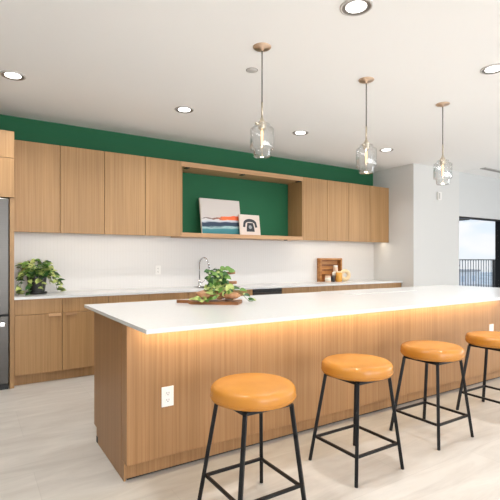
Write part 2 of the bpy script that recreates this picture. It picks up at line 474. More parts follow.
# smoke detector: shallow dome flush in the ceiling
t = thing('smoke_detector', 'small flush white disc on the ceiling left of the first pendant', 'smoke detector', (1.97, 3.05, H))
bm = bmesh.new(); lathe(bm, [(.045, H), (.045, H-.004), (.030, H-.010), (0, H-.012)], 1.97, 3.05); obj('cover', bm, M['ring'], t)
bm = bmesh.new(); lathe(bm, [(.050, H), (.050, H-.002), (.045, H-.002)], 1.97, 3.05); obj('base_ring', bm, M['baffle'], t)

# wall strobe between pendant and door
t = thing('wall_alarm', 'small white alarm strobe high on the white wall below the third pendant', 'alarm', (6.81, YR, 2.34))
obj('housing', B(6.765, 6.865, YR-.035, YR, 2.27, 2.41, bev=.008), M['white_plastic'], t)
obj('lens', B(6.785, 6.805, YR-.045, YR-.035, 2.29, 2.39, bev=.002), M['ring'], t)

# ------------------------------------------------------------------ pendants
def pendant(label, x, y):
    t = thing('pendant_lamp', label, 'pendant light', (x, y, H), 'glass pendants over the island')
    bm = bmesh.new(); lathe(bm, [(0, H), (.068, H), (.068, H-.004), (.062, H-.009), (.014, H-.011), (.009, H-.03), (0, H-.03)], x, y); obj('canopy', bm, M['brass'], t)
    bm = bmesh.new(); tube(bm, [(x, y, H-.03), (x, y, 2.415)], .0048, 8); obj('cord', bm, M['cord'], t)
    bm = bmesh.new(); tube(bm, [(x, y, 2.42), (x, y, 2.30)], .0075, 12); obj('stem', bm, M['nickel'], t)
    bm = bmesh.new(); lathe(bm, [(0, 2.305), (.010, 2.305), (.016, 2.285), (.026, 2.272), (.028, 2.225), (.024, 2.218), (0, 2.218)], x, y, 24); obj('socket', bm, M['nickel'], t)
    bm = bmesh.new()
    out = [(.030, 2.262), (.050, 2.260), (.056, 2.254), (.058, 2.236), (.064, 2.229), (.080, 2.226), (.087, 2.219), (.089, 2.211), (.089, 2.080), (.086, 2.072),
           (.070, 2.067), (.063, 2.060), (.062, 2.020), (.055, 2.010), (.0, 2.008)]
    inn = [(.0, 2.0115), (.052, 2.0135), (.0565, 2.023), (.0585, 2.061), (.068, 2.0705), (.083, 2.0755), (.0855, 2.082), (.0855, 2.210), (.083, 2.217), (.077, 2.2225), (.062, 2.2255), (.0545, 2.235), (.0525, 2.252), (.030, 2.2565), (.030, 2.262)]
    lathe(bm, out + inn, x, y, 48); obj('glass_shade', bm, M['glass'], t)
    bm = bmesh.new()
    a = math.radians(200)
    tube(bm, [(x+.026*math.cos(a), y+.026*math.sin(a), 2.246), (x+.064*math.cos(a), y+.064*math.sin(a), 2.246)], .005, 10)
    lathe(bm, [(0, 2.236), (.010, 2.239), (.010, 2.253), (0, 2.256)], x+.068*math.cos(a), y+.068*math.sin(a), 12); obj('thumb_screw', bm, M['nickel'], t)
    bm = bmesh.new(); lathe(bm, [(.014, 2.22), (.016, 2.20), (.016, 2.10), (.012, 2.09), (0, 2.086)], x, y, 20); obj('bulb', bm, M['glass'], t)
    bm = bmesh.new()
    for k in range(4):
        aa = k*PI/2; tube(bm, [(x+.009*math.cos(aa), y+.009*math.sin(aa), 2.205), (x+.006*math.cos(aa+.5), y+.006*math.sin(aa+.5), 2.10)], .0028, 6)
    tube(bm, [(x, y, 2.218), (x, y, 2.11)], .004, 6)
    obj('filament', bm, M['filament'], t)
    return t
p0 = pendant('leftmost and largest-looking glass pendant with brass canopy, nearest the camera', 1.817, 2.675)
for lb, x in (('middle glass pendant hanging over the island with brass canopy', 2.924), ('rightmost glass pendant over the island, before the white wall', 4.037)):
    c = copy_tree(p0); c.location = (x, 2.675, H); c['label'] = lb
for x in (1.817, 2.924, 4.037):
    l = bpy.data.lights.new('pendant_lamp_light', 'POINT'); l.energy = 2.5; l.color = (1, .75, .5); l.shadow_soft_size = .02
    o = bpy.data.objects.new('pendant_lamp_light', l); COL.objects.link(o); o.location = (x, 2.675, 2.07)

# ------------------------------------------------------------------ back run: base cabinets
YF = 4.835    # door faces
YB = YW - .012
ZC = .855     # underside of worktop
def tab_pull(xa, xb, parent, z=.697):
    bm = bmesh.new()
    box(bm, xa, xb, YF-.018, YF+.0, z, z+.004, bev=.001, seg=1); box(bm, xa, xb, YF-.018, YF-.014, z-.026, z+.001, bev=.001, seg=1)
    obj('handle', bm, M['oak_edge'], parent)
def base_unit(label, cells):
    xa, xb = cells[0], cells[-1]
    t = thing('base_cabinet', label, 'cabinet', ((xa+xb)/2, 5.1, 0), 'oak base cabinets along the back wall')
    bm = bmesh.new(); 
    if cells[0] == 2.205:      # open carcass below the sink
        box(bm, xa+.001, xa+.019, YF+.021, YB, .105, ZC); box(bm, xb-.019, xb-.001, YF+.021, YB, .105, ZC)
        box(bm, xa+.019, xb-.019, YF+.021, YB, .105, .125); box(bm, xa+.019, xb-.019, YB-.015, YB, .125, ZC)
    else: box(bm, xa+.001, xb-.001, YF+.021, YB, .105, ZC)
    obj('cabinet_body', bm, M['oak'], t)
    obj('toe_kick', B(xa, xb, YF+.06, YF+.078, 0, .105), M['oak'], t)
    cs = list(zip(cells, cells[1:]))
    for i, (a, b) in enumerate(cs):
        obj('drawer_front', B(a+.002, b-.002, YF, YF+.02, .702, .852, bev=.0012, seg=1), M['oak'], t)
        d = obj('door', B(a+.002, b-.002, YF, YF+.02, .108, .697, bev=.0012, seg=1), M['oak'], t)
        if i % 2 == 0: tab_pull(b-.13, b-.012, d)
        else: tab_pull(a+.03, a+.14, d)
    return t
base_unit('leftmost oak base cabinet beside the fridge, under the potted vine', [.352, .79, 1.26])
base_unit('oak base cabinet second from the fridge, partly behind the island corner', [1.26, 1.73, 2.205])
base_unit('oak base cabinet below the sink and faucet', [2.205, 2.67, 3.135])
base_unit('oak base cabinet just right of the dishwasher', [3.62, 4.09])
base_unit('oak base cabinet below the wooden tray', [4.09, 4.58, 5.075])
base_unit('rightmost oak base cabinet at the end of the back counter', [5.075, 5.59, XR-.005])

t = thing('dishwasher', 'stainless dishwasher with black control strip between oak base cabinets', 'dishwasher', (3.378, 5.1, 0))
obj('body', B(3.14, 3.615, YF+.02, YB, .10, ZC), M['blackp'], t)
dd = obj('door', B(3.143, 3.612, YF-.004, YF+.02, .12, .805, bev=.003), M['steel'], t)
obj('control_panel', B(3.143, 3.612, YF-.004, YF+.02, .808, .852, bev=.002), M['blackp'], t)
bm = bmesh.new(); tube(bm, [(3.19, YF-.04, .76), (3.565, YF-.04, .76)], .009, 10)
for x in (3.21, 3.545): tube(bm, [(x, YF-.04, .76), (x, YF-.004, .76)], .006, 8)
obj('handle', bm, M['chrome'], dd)
obj('toe_kick', B(3.14, 3.615, YF+.06, YF+.078, 0, .10), M['blackp'], t)

# worktop with sink cut-out
SX0, SX1, SY0, SY1 = 2.50, 2.98, 4.93, 5.27
bm = bmesh.new()
for a in ((.352, SX0, YF-.022, YB), (SX1, XR-.002, YF-.022, YB), (SX0, SX1, YF-.022, SY0), (SX0, SX1, SY1, YB)):
    box(bm, a[0], a[1], a[2], a[3], ZC, .880)
wt = obj('back_worktop', bm, M['quartz'], None, origin=(3.2, 5.14, ZC))
tag(wt, 'long white quartz worktop running over the back base cabinets', 'countertop')
bm = bmesh.new()
box(bm, SX0-.012, SX1+.012, SY0-.012, SY0, .880, .886); box(bm, SX0-.012, SX1+.012, SY1, SY1+.012, .880, .886)
box(bm, SX0-.012, SX0, SY0, SY1, .880, .886); box(bm, SX1, SX1+.012, SY0, SY1, .880, .886)
t = thing('sink', 'small stainless sink set in the back worktop below the faucet', 'sink', (2.74, 5.1, .88))
obj('rim', bm, M['steel'], t)
bm = bmesh.new()
i_ = .004
box(bm, SX0+.001, SX0+i_, SY0+.001, SY1-.001, .70, .884); box(bm, SX1-i_, SX1-.001, SY0+.001, SY1-.001, .70, .884)
box(bm, SX0+i_, SX1-i_, SY0+.001, SY0+i_, .70, .884); box(bm, SX0+i_, SX1-i_, SY1-i_, SY1-.001, .70, .884)
box(bm, SX0+.001, SX1-.001, SY0+.001, SY1-.001, .695, .70)
obj('basin', bm, M['steel'], t)

fx, fy = 2.60, 5.335
t = thing('faucet', 'chrome gooseneck faucet standing behind the sink', 'faucet', (fx, fy, .88))
bm = bmesh.new()
pts = [(fx, fy, .89), (fx, fy, 1.18)]
ux, uy = .42, -.90
for k in range(1, 13):
    a = PI - k*(PI*.92)/12
    r_ = .075; pts.append((fx + ux*(r_ + r_*math.cos(a)), fy + uy*(r_ + r_*math.cos(a)), 1.18 + r_*1.2*math.sin(a)))
e = pts[-1]; pts.append((e[0]+ux*.012, e[1]+uy*.012, e[2]-.05))
tube(bm, pts, .0095, 12); obj('spout', bm, M['chrome'], t)
bm = bmesh.new(); q = pts[-1]; tube(bm, [(q[0], q[1], q[2]+.03), (q[0]+ux*.004, q[1]+uy*.004, q[2]-.025)], [.012, .0145], 14); obj('spray_head', bm, M['chrome'], t)
bm = bmesh.new(); lathe(bm, [(0, .88), (.026, .88), (.026, .886), (.017, .892), (.016, .955), (.010, .962), (0, .962)], fx, fy, 24); obj('base', bm, M['chrome'], t)
bm = bmesh.new(); tube(bm, [(fx+.014, fy-.004, .93), (fx+.045, fy-.008, .935), (fx+.075, fy-.012, .965)], [.008, .006, .005], 10); obj('handle', bm, M['chrome'], t)

# ------------------------------------------------------------------ wall cabinets and open shelf
YU = 5.10; ZU0, ZU1 = 1.537, 2.488
def wall_unit(label, cells):
    xa, xb = cells[0], cells[-1]
    t = thing('wall_cabinet', label, 'cabinet', ((xa+xb)/2, 5.27, ZU0), 'oak wall cabinets')
    obj('cabinet_body', B(xa+.0005, xb-.0005, YU+.021, YW-.013, ZU0+.025, ZU1), M['oak'], t)
    for a, b in zip(cells, cells[1:]):
        obj('door', B(a+.0026, b-.0026, YU, YU+.02, ZU0, ZU1, bev=.002, seg=1), M['oak'], t)
    return t
wall_unit('leftmost two-door oak wall cabinet next to the fridge surround', [.352, .812, 1.282])
wall_unit('two-door oak wall cabinet directly left of the open shelf', [1.282, 1.765, 2.228])
wall_unit('two-door oak wall cabinet directly right of the open shelf', [4.213, 4.70, 5.17])
wall_unit('rightmost two-door oak wall cabinet against the side wall', [5.17, 5.665, XR-.004])
t = thing('open_wall_shelf', 'long open oak wall shelf with green wall behind, between wall cabinets', 'shelf', (3.22, 5.27, ZU0))
obj('bottom_board', B(2.230, 4.211, YU, YW-.013, ZU0, ZU0+.052, bev=.001, seg=1), M['oak_edge'], t)
obj('top_board', B(2.230, 4.211, YU, YW-.002, ZU1-.062, ZU1, bev=.001, seg=1), M['oak_edge'], t)
for a, b in ((2.230, 2.248), (4.193, 4.211)):
    obj('side_panel', B(a, b, YU+.002, YW-.013, ZU0+.052, ZU1-.062), M['oak'], t)
for x in (2.31, 3.15, 4.14): obj('bracket', B(x, x+.045, YU+.012, YU+.10, ZU1-.072, ZU1-.0621), M['black'], t)

# under-cabinet light bars
for i, (a, b, lb) in enumerate(((.45, 2.2, 'slim light bar under the left wall cabinets'), (4.25, 6.12, 'slim light bar under the right wall cabinets'))):
    o = obj('under_cabinet_light', B(a, b, YU+.10, YU+.13, ZU0+.014, ZU0+.0249), M['strip_metal'], None, origin=((a+b)/2, YU+.115, ZU0))
    tag(o, lb, 'light')
    area('under_cabinet_lamp', ((a+b)/2, YU+.115, ZU0+.012), b-a, 5.0 if i else 3.0, (1, .86, .68), size_y=.02)
bm = bmesh.new()
t = thing('shelf_puck_light', 'small dark fitting under the right end of the open shelf', 'light', (3.92, YU+.05, ZU0))
bm = bmesh.new(); lathe(bm, [(0, ZU0), (.03, ZU0), (.03, ZU0-.01), (.024, ZU0-.012), (0, ZU0-.012)], 3.92, YU+.05, 20); obj('housing', bm, M['black'], t)

# ------------------------------------------------------------------ fridge and surround
t = thing('fridge_surround', 'oak panel and cabinet built around and above the fridge', 'cabinet', (-.13, 5.1, 0))
obj('side_panel', B(.312, .350, 4.80, YW-.002, 0, 1.845), M['oak'], t)
obj('side_panel', B(-.70, -.665, 4.80, YW-.002, 0, 1.845), M['oak'], t)
obj('cabinet_body', B(-.70, .350, 4.80, YW-.002, 1.848, ZU1+.0), M['oak'], t)
for a, b in ((-.70, -.172), (-.168, .350)):
    for z0, z1 in ((1.848, 2.226), (2.230, ZU1)):
        obj('door', B(a+.001, b-.001, 4.779, 4.799, z0, z1, bev=.0012, seg=1), M['oak'], t)
t = thing('refrigerator', 'stainless steel fridge with bottom freezer drawer at the left edge', 'refrigerator', (-.16, 5.1, 0))
obj('body', B(-.655, .305, 4.83, YW-.02, .05, 1.82), M['blackp'], t)
for a, b, hx in ((-.652, -.172, -.215), (-.168, .302, -.125)):
    d = obj('door', B(a, b, 4.765, 4.828, .722, 1.835, bev=.006), M['steel'], t)
    bm = bmesh.new(); tube(bm, [(hx, 4.72, .80), (hx, 4.72, 1.65)], .012, 12)
    for z in (.83, 1.62): tube(bm, [(hx, 4.72, z), (hx, 4.765, z)], .008, 8)
    obj('handle', bm, M['chrome'], d)
d = obj('freezer_drawer', B(-.652, .302, 4.765, 4.828, .06, .708, bev=.006), M['steel'], t)
bm = bmesh.new(); box(bm, -.60, .27, 4.705, 4.725, .615, .655, bev=.006)
for x in (-.56, .22): box(bm, x, x+.03, 4.724, 4.766, .625, .645)
obj('handle', bm, M['chrome'], d)
obj('plinth', B(-.64, .30, 4.80, 4.83, 0.0, .05), M['blackp'], t)

# ------------------------------------------------------------------ pictures on the shelf
def leaning(name, label, xc, w_, h_, ybase, tilt, roll, front, edge, d=.03):
    t = thing(name, label, 'picture', (xc, ybase, ZU0+.052))
    t.rotation_euler = (0, 0, roll)
    bm = bmesh.new(); box(bm, -w_/2, w_/2, .004, d, 0, h_)
    bx_ = obj('canvas_edge', bm, edge, t, world=False)
    bm = bmesh.new(); box(bm, -w_/2+.004, w_/2-.004, 0, .0039, .004, h_-.004)
    fr = obj('print', bm, front, t, world=False)
    for o in (bx_, fr): o.rotation_euler = (-tilt, 0, 0)
    return t, fr
pa, _ = leaning('picture', 'large abstract print of orange, navy and teal bands leaning on the shelf', 2.895, .63, .492, 5.215, math.radians(9), .03, M['art'], M['canvas'])
pb, fr = leaning('picture', 'small cream print with a dark rotary telephone drawing leaning on the shelf', 3.318, .345, .292, 5.165, math.radians(8), .03, M['cream_canvas'], M['canvas'], .02)
# dark telephone drawing: body + handset as thin inked shapes, parts of the print
def flat_poly(bm, pts, y=-.0008):
    f1 = [bm.verts.new((x, y, z)) for x, z in pts]; f2 = [bm.verts.new((x, 0.0, z)) for x, z in pts]
    bm.faces.new(f1); bm.faces.new(list(reversed(f2)))
    for i in range(len(pts)): bm.faces.new((f1[i], f2[i], f2[(i+1) % len(pts)], f1[(i+1) % len(pts)]))
bm = bmesh.new()
flat_poly(bm, [(-.066, .05), (.072, .05), (.066, .11), (.052, .175), (-.045, .175), (-.060, .11)])
arc = [(.112*math.cos(a), .165+.068*math.sin(a)) for a in [PI*k/12 for k in range(13)]]
inner = [(.076*math.cos(a), .160+.030*math.sin(a)) for a in [PI*(12-k)/12 for k in range(13)]]
flat_poly(bm, [(.122, .115)] + arc + [(-.122, .115), (-.085, .110)] + inner + [(.085, .110)], -.0010)
o = obj('telephone_drawing', bm, M['ink'], fr, world=False)
bm = bmesh.new()
flat_poly(bm, [(.027*math.cos(2*PI*k/20), .115+.027*math.sin(2*PI*k/20)) for k in range(20)], -.0016)
obj('dial', bm, M['ink_grey'], fr, world=False)

# ------------------------------------------------------------------ island
IX0, IX1 = .725, 5.20
YP = 2.405; YIB = 3.16
t = thing('kitchen_island', 'long oak clad kitchen island with recessed base', 'kitchen island', (2.96, 2.78, 0))
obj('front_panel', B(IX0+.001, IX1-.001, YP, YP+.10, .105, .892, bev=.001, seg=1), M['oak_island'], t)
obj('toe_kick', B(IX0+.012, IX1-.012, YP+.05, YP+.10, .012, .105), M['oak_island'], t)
obj('base_shadow_strip', B(IX0+.02, IX1-.02, YP+.06, YP+.10, 0, .012), M['dark_gap'], t)  # shade of the black gap at the floor, painted as a dark strip
# left end panel: taller part plus notch for the rear toe kick
bm = bmesh.new()
box(bm, IX0, IX0+.02, YP+.102, YIB-.07, 0, .892); box(bm, IX0, IX0+.02, YIB-.07, YIB, .10, .892)
bmesh.ops.remove_doubles(bm, verts=bm.verts[:], dist=1e-5)
obj('end_panel', bm, M['oak_island'], t)
obj('end_return', B(IX0+.0, IX0+.011, YP+.05, YP+.10, 0, .105), M['oak_island'], t)
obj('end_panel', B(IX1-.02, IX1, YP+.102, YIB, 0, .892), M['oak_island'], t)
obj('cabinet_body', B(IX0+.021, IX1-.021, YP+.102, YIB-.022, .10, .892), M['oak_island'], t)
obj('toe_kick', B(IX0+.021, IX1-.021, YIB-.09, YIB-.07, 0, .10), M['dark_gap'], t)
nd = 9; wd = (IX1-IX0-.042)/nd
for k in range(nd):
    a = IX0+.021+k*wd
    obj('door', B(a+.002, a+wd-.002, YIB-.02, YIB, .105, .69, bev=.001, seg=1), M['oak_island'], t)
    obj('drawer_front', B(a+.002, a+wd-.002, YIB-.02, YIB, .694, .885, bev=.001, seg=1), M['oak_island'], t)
o = obj('foot_block', B(IX0-.004, IX0-.0002, 3.055, 3.085, .005, .045, bev=.001, seg=1), M['blackp'], t)

ct = obj('island_countertop', B(.712, 5.27, 2.042, 3.42, .893, .915, bev=.0015, seg=1), M['quartz'], None, origin=(3, 2.7, .893))
tag(ct, 'long white quartz island top overhanging on the stool side', 'countertop')
o = obj('flush_counter_panel', B(3.05, 4.02, 2.97, 3.40, .9152, .919, bev=.001, seg=1), M['quartz'], None, origin=(3.5, 3.2, .915))
tag(o, 'thin pale rectangular slab lying near the far right of the island top', 'counter panel')
# LED strip below overhang
o = obj('led_strip_light', B(.80, 4.55, 2.392, 2.4045, .885, .8929), M['ledstrip'], None, origin=(2.7, 2.39, .89))
tag(o, 'warm glowing light strip tucked under the island top overhang', 'light strip')
area('led_strip_lamp', (2.675, 2.31, .880), 3.75, 20, (1, .84, .58), size_y=.012, rot=(math.radians(48), 0, 0))

def outlet(label, x, yface, z, w_=.074, h_=.116, group='electrical outlets'):
    t = thing('electrical_outlet', label, 'outlet', (x, yface, z), group)
    obj('cover_plate', B(x-w_/2, x+w_/2, yface-.006, yface-.0002, z-h_/2, z+h_/2, bev=.0018), M['white_plastic'], t)
    for s in (-1, 1):
        zc = z + s*.020
        f = obj('socket', B(x-.017, x+.017, yface-.008, yface-.006, zc-.014, zc+.014, bev=.001, seg=1), M['white_plastic'], t)
        bm = bmesh.new()
        box(bm, x-.008, x-.0055, yface-.0084, yface-.0079, zc-.004, zc+.008); box(bm, x+.0055, x+.008, yface-.0084, yface-.0079, zc-.003, zc+.007)
        box(bm, x-.0025, x+.0025, yface-.0084, yface-.0079, zc-.011, zc-.006)
        obj('slots', bm, M['slot'], f)
outlet('white electrical outlet on the left of the island front', .965, YP, .455)
outlet('white electrical outlet on the island front behind the fourth stool', 4.44, YP, .535)
outlet('white electrical outlet on the tiled backsplash above the left worktop', 2.055, YW-.012, 1.11)

# ------------------------------------------------------------------ stools
def stool(label, x, y):
    t = thing('bar_stool', label, 'stool', (x, y, 0), 'bar stools along the island')
    R = .214
    prof = [(0, .556), (R-.045, .556), (R-.020, .558), (R-.007, .564), (R-.001, .574), (R, .586)]
    for k in range(1, 9):
        a = k/8*PI/2
        prof.append((R-.036 + .036*math.cos(a), .604 + .034*math.sin(a)))
    prof += [(R-.08, .6405), (R-.14, .6420), (0, .6425)]
    bm = bmesh.new(); lathe(bm, prof, 0, 0, 72); obj('seat', bm, M['leather'], t, world=False)
    bm = bmesh.new(); tube(bm, [(.2145*math.cos(2*PI*k/72), .2145*math.sin(2*PI*k/72), .580) for k in range(73)], .0018, 6, closed_ends=False)
    obj('seat_piping', bm, M['leather'], t, world=False)
    def P(sx, sy, z, off=0): hh = .195 - .112*z; return (sx*(hh+off)-.012+.015*z/.53, sy*(hh+off), z)
    for sx in (-1, 1):
        for sy in (-1, 1):
            bm = bmesh.new(); beam(bm, P(sx, sy, .002), P(sx, sy, .540), .0195); l = obj('leg', bm, M['black'], t, world=False)
            bm = bmesh.new(); lathe(bm, [(0, 0), (.010, 0), (.010, .006), (0, .006)], sx*.1945-.012, sy*.1945, 12); obj('foot_cap', bm, M['blackp'], l, world=False)
    z = .148
    for a, b in (((-1,-1),(1,-1)), ((1,-1),(1,1)), ((1,1),(-1,1)), ((-1,1),(-1,-1))):
        bm = bmesh.new(); beam(bm, P(*a, z, -.008), P(*b, z, -.008), .0155, .0155); obj('footrest_bar', bm, M['black'], t, world=False)
    bm = bmesh.new(); z = .544
    for a, b in (((-1,-1),(1,-1)), ((1,-1),(1,1)), ((1,1),(-1,1)), ((-1,1),(-1,-1))):
        beam(bm, P(*a, z), P(*b, z), .020, .018)
    box(bm, -.12, .12, -.02, .02, .546, .5558); box(bm, -.02, .02, -.12, .12, .546, .5558)
    obj('seat_frame', bm, M['black'], t, world=False)
    return t
s0 = stool('leftmost and nearest tan leather bar stool, its feet cut by the photo edge', 1.192, 1.835)
for lb, x, y in (('second tan leather bar stool from the left, fully in view', 1.992, 1.90),
                 ('third tan leather bar stool from the left', 2.797, 1.940),
                 ('rightmost tan leather bar stool, cut by the right edge of the photo', 3.612, 1.93)):
    c = copy_tree(s0); c.location = (x, y, 0); c['label'] = lb

# ------------------------------------------------------------------ plants
def leaf(bm, p, d, nrm, s, mi):
    d = Vector(d).normalized(); n = Vector(nrm); n = (n - d*n.dot(d))
    n = n.normalized() if n.length > 1e-4 else d.orthogonal().normalized()
    sd = d.cross(n); p = Vector(p)
    out = [(0, 0), (-.10, .28), (.10, .46), (.40, .46), (.72, .26), (1.0, 0)]
    def Q(t_, w_, z_): return p + d*(t_*s) + sd*(w_*s) + n*(z_*s)
    mid = [bm.verts.new(Q(t_, 0, .0 - .22*t_*t_)) for t_, _ in ((0, 0), (.1, 0), (.4, 0), (.72, 0), (1.0, 0))]
    for sg in (-1, 1):
        o_ = [bm.verts.new(Q(t_, sg*w_*.85, .12*w_/.46 - .22*max(t_, 0)**2)) for t_, w_ in ((-.10, .28), (.10, .46), (.40, .46), (.72, .27))]
        for f in ((mid[0], o_[0], o_[1], mid[1]), (mid[1], o_[1], o_[2], mid[2]), (mid[2], o_[2], o_[3], mid[3]), (mid[3], o_[3], mid[4])):
            F = bm.faces.new(f); F.material_index = mi; F.smooth = True
LEAF = [M['leaf_dark'], M['leaf_mid'], M['leaf_light']]
def jit(v, a, rd): return tuple(c + rd.uniform(-a, a) for c in v)

# potted vine on the back worktop
px, py, pz = .595, 5.20, .880
t = thing('potted_vine', 'trailing green and yellow vine in a ribbed black pot beside the fridge', 'plant', (px, py, pz))
bm = bmesh.new(); lathe(bm, [(0, pz), (.098, pz), (.104, pz+.012), (.104, pz+.022), (.094, pz+.022), (.094, pz+.008), (0, pz+.008)], px, py, 40); obj('saucer', bm, M['pot'], t)
bm = bmesh.new(); lathe(bm, [(0, pz+.009), (.075, pz+.009)] + [(.077+.0009*k+(.0018 if k % 2 else 0), pz+.012+k*.0075) for k in range(20)] + [(.099, pz+.172), (.100, pz+.190), (.094, pz+.190), (.092, pz+.175), (0, pz+.175)], px, py, 40); obj('pot', bm, M['pot'], t)
bm = bmesh.new(); lathe(bm, [(.091, pz+.176), (0, pz+.180)], px, py, 24); obj('soil', bm, M['soil'], t)
rd = random.Random(11)
fb = bmesh.new(); sb = bmesh.new()
def clampv(p): return Vector((max(.395, p[0]), min(5.40, p[1]), max(.895, p[2])))
def vine(a, reach, rise, drop, rd, c=(px, py, pz+.18), leafs=8, size=(.05, .075), clamp=clampv, cols=(0, 0, 1, 1, 2, 2, 2)):
    cx_, cy_, cz_ = c; pts = []
    for k in range(10):
        u_ = k/9; r_ = .04 + reach*u_**.8
        z = cz_ + rise*math.sin(min(u_*1.8, 1)*PI/2) - drop*max(0, u_-.35)**1.5*2.0
        pts.append(clamp((cx_ + r_*math.cos(a+.25*u_), cy_ + r_*math.sin(a+.25*u_), z)))
    tube(sb, pts, .0022, 5)
    for k in range(leafs):
        u_ = .18 + .82*(k+rd.random()*.6)/leafs; i_ = min(8, int(u_*9)); p = pts[i_].lerp(pts[i_+1], u_*9-i_ if u_*9-i_ <= 1 else 1)
        da = a + rd.uniform(-1.2, 1.2)
        d = Vector((math.cos(da), math.sin(da), rd.uniform(-.6, .35)))
        s_ = rd.uniform(*size)
        q = clamp(p + Vector((0, 0, .004)))
        if q.x + d.x*s_ < .375: d.x = abs(d.x)
        if q.y + d.y*s_ > 5.43: d.y = -abs(d.y)
        if q.z + d.z*s_ < .885: d.z = .1
        leaf(fb, q, d, (rd.uniform(-.4, .4), -.55+rd.uniform(-.3, .3), 1), s_, rd.choice(cols))
for k in range(22):
    a = k*2*PI/22 + rd.uniform(-.1, .1)
    vine(a, rd.uniform(.05, .15), rd.uniform(.06, .19), rd.uniform(0, .18), rd, leafs=7)
for a, rc, dr in ((-2.6, .24, .34), (-2.2, .22, .32), (-2.9, .22, .30), (-.55, .20, .16), (-.25, .22, .36), (-.9, .2, .14), (.1, .2, .26), (-1.5, .10, .20)):
    vine(a, rc, .07, dr, rd, leafs=9)
for k in range(26):
    a = rd.uniform(0, 2*PI); r_ = rd.uniform(0, .09)
    leaf(fb, (px+r_*math.cos(a), py+r_*math.sin(a), pz+.22+rd.uniform(0, .08)), (math.cos(a), math.sin(a), .5), (0, -.4, 1), rd.uniform(.05, .075), rd.choice((0, 0, 1, 2, 2)))
obj('foliage', fb, LEAF, t); obj('stems', sb, M['stem'], t)

# serving board and vine arrangement on the island
import mathutils
bc = Vector((1.575, 2.985, .915)); ang = math.atan2(.34, -.387)
t = thing('serving_board', 'long reddish brown wooden serving board with handle, under the leafy centrepiece', 'serving board', tuple(bc))
bm = bmesh.new()
def outline(bm, pts, z0, z1):
    lo = [bm.verts.new((x, y, z0)) for x, y in pts]; hi = [bm.verts.new((x, y, z1)) for x, y in pts]
    bm.faces.new(list(reversed(lo))); bm.faces.new(hi)
    for i in range(len(pts)): bm.faces.new((lo[i], lo[(i+1) % len(pts)], hi[(i+1) % len(pts)], hi[i]))
pts = [(-.21, -.09), (-.20, -.105), (.15, -.105), (.175, -.085), (.18, -.03), (.20, -.022), (.285, -.022), (.297, 0), (.285, .022), (.20, .022), (.18, .03), (.175, .085), (.15, .105), (-.20, .105), (-.21, .09)]
outline(bm, pts, 0, .022)
o = obj('board', bm, M['board'], t, world=False)
t.rotation_euler = (0, 0, ang)
bm = bmesh.new(); lathe(bm, [(0, .0221), (.006, .0221), (.006, .0226), (0, .0226)], .275, 0, 12)
obj('hanging_hole', bm, M['slot'], t, world=False)

ac = Vector((1.60, 2.955, .9375))
t = thing('leafy_centrepiece', 'leafy green vine with tan driftwood piled on the wooden board', 'plant', tuple(ac))
R3 = Vector((.842, -.539, 0)); F3 = Vector((.539, .842, 0))
def L(r_, f_, z): return ac + R3*r_ + F3*f_ + Vector((0, 0, z))
def lump(bm, c, rad, sq, rd):
    ret = bmesh.ops.create_icosphere(bm, subdivisions=3, radius=1)
    for v in ret['verts']:
        n_ = mathutils.noise.noise(v.co*1.7 + Vector(c)*9)
        v.co = Vector((v.co.x*rad*sq[0], v.co.y*rad*sq[1], v.co.z*rad*sq[2]))*(1+.25*n_)
        v.co = Vector(c) + R3*v.co.x + F3*v.co.y + Vector((0, 0, v.co.z))
    for v in ret['verts']:
        for f in v.link_faces: f.smooth = True
for c_, rad, sq, nm, mt in (((-.10, -.045, .046), .06, (1.15, .9, .58), 'driftwood', 'drift'), ((.01, -.02, .052), .06, (1.2, .8, .68), 'driftwood', 'drift'),
                        ((.10, -.055, .042), .055, (1.35, .9, .52), 'driftwood', 'drift')):
    bm = bmesh.new(); lump(bm, L(*c_), rad, sq, rd); obj(nm, bm, M[mt], t)
bm = bmesh.new(); tube(bm, [L(.02, .0, .06), L(.05, .0, .12), L(.085, 0, .135), L(.14, -.02, .140)], [.020, .018, .014, .012], 10); obj('driftwood', bm, M['drift'], t)
bm = bmesh.new(); tube(bm, [L(-.03, .0, .05), L(-.01, .0, .15), L(.03, 0, .205), L(.13, -.02, .215)], [.022, .018, .014, .010], 10); obj('driftwood', bm, M['drift'], t)
cp = L(.075, .05, .055)
bm = bmesh.new(); lathe(bm, [(0, -.052), (.027, -.052), (.036, .03), (.038, .034), (.033, .034), (.030, .02), (0, .02)], 0, 0, 24)
bmesh.ops.translate(bm, verts=bm.verts[:], vec=cp); obj('white_cup', bm, M['white_pot'], t)
fb = bmesh.new(); sb = bmesh.new(); rd = random.Random(5)
def aclamp(p): return Vector((p[0], p[1], max(.922, p[2])))
def aleaf(r_, f_, z, s_, mi, da=None):
    p = L(r_, f_, z); a = rd.uniform(0, 2*PI) if da is None else da
    d = R3*math.cos(a) + F3*math.sin(a)*.6 + Vector((0, 0, rd.uniform(-.5, .5)))
    if p.z + d.z*s_ < .94: d.z = .05
    leaf(fb, p, d, (-.3, -.6, rd.uniform(.2, .9)), s_, mi)
for k in range(120):
    u_ = rd.random(); z = .02 + .20*u_
    wd_ = .115*(1-u_*.62)
    r_ = rd.uniform(-1, 1)*wd_ + .005; f_ = rd.uniform(-.10, .03)
    up = u_ > .5
    aleaf(r_, f_, z, rd.uniform(.032, .058), rd.choice((0, 0, 1, 1, 2)) if up else rd.choice((0, 1, 1, 2, 2, 2)))
for k in range(90): aleaf(rd.uniform(-.09, .05), rd.uniform(-.09, .04), rd.uniform(.05, .235), rd.uniform(.024, .040), rd.choice((0, 0, 0, 1, 2)))
for k in range(16): aleaf(rd.uniform(-.16, -.02), rd.uniform(-.13, -.08), rd.uniform(.0, .03), rd.uniform(.03, .045), rd.choice((1, 2, 2)))
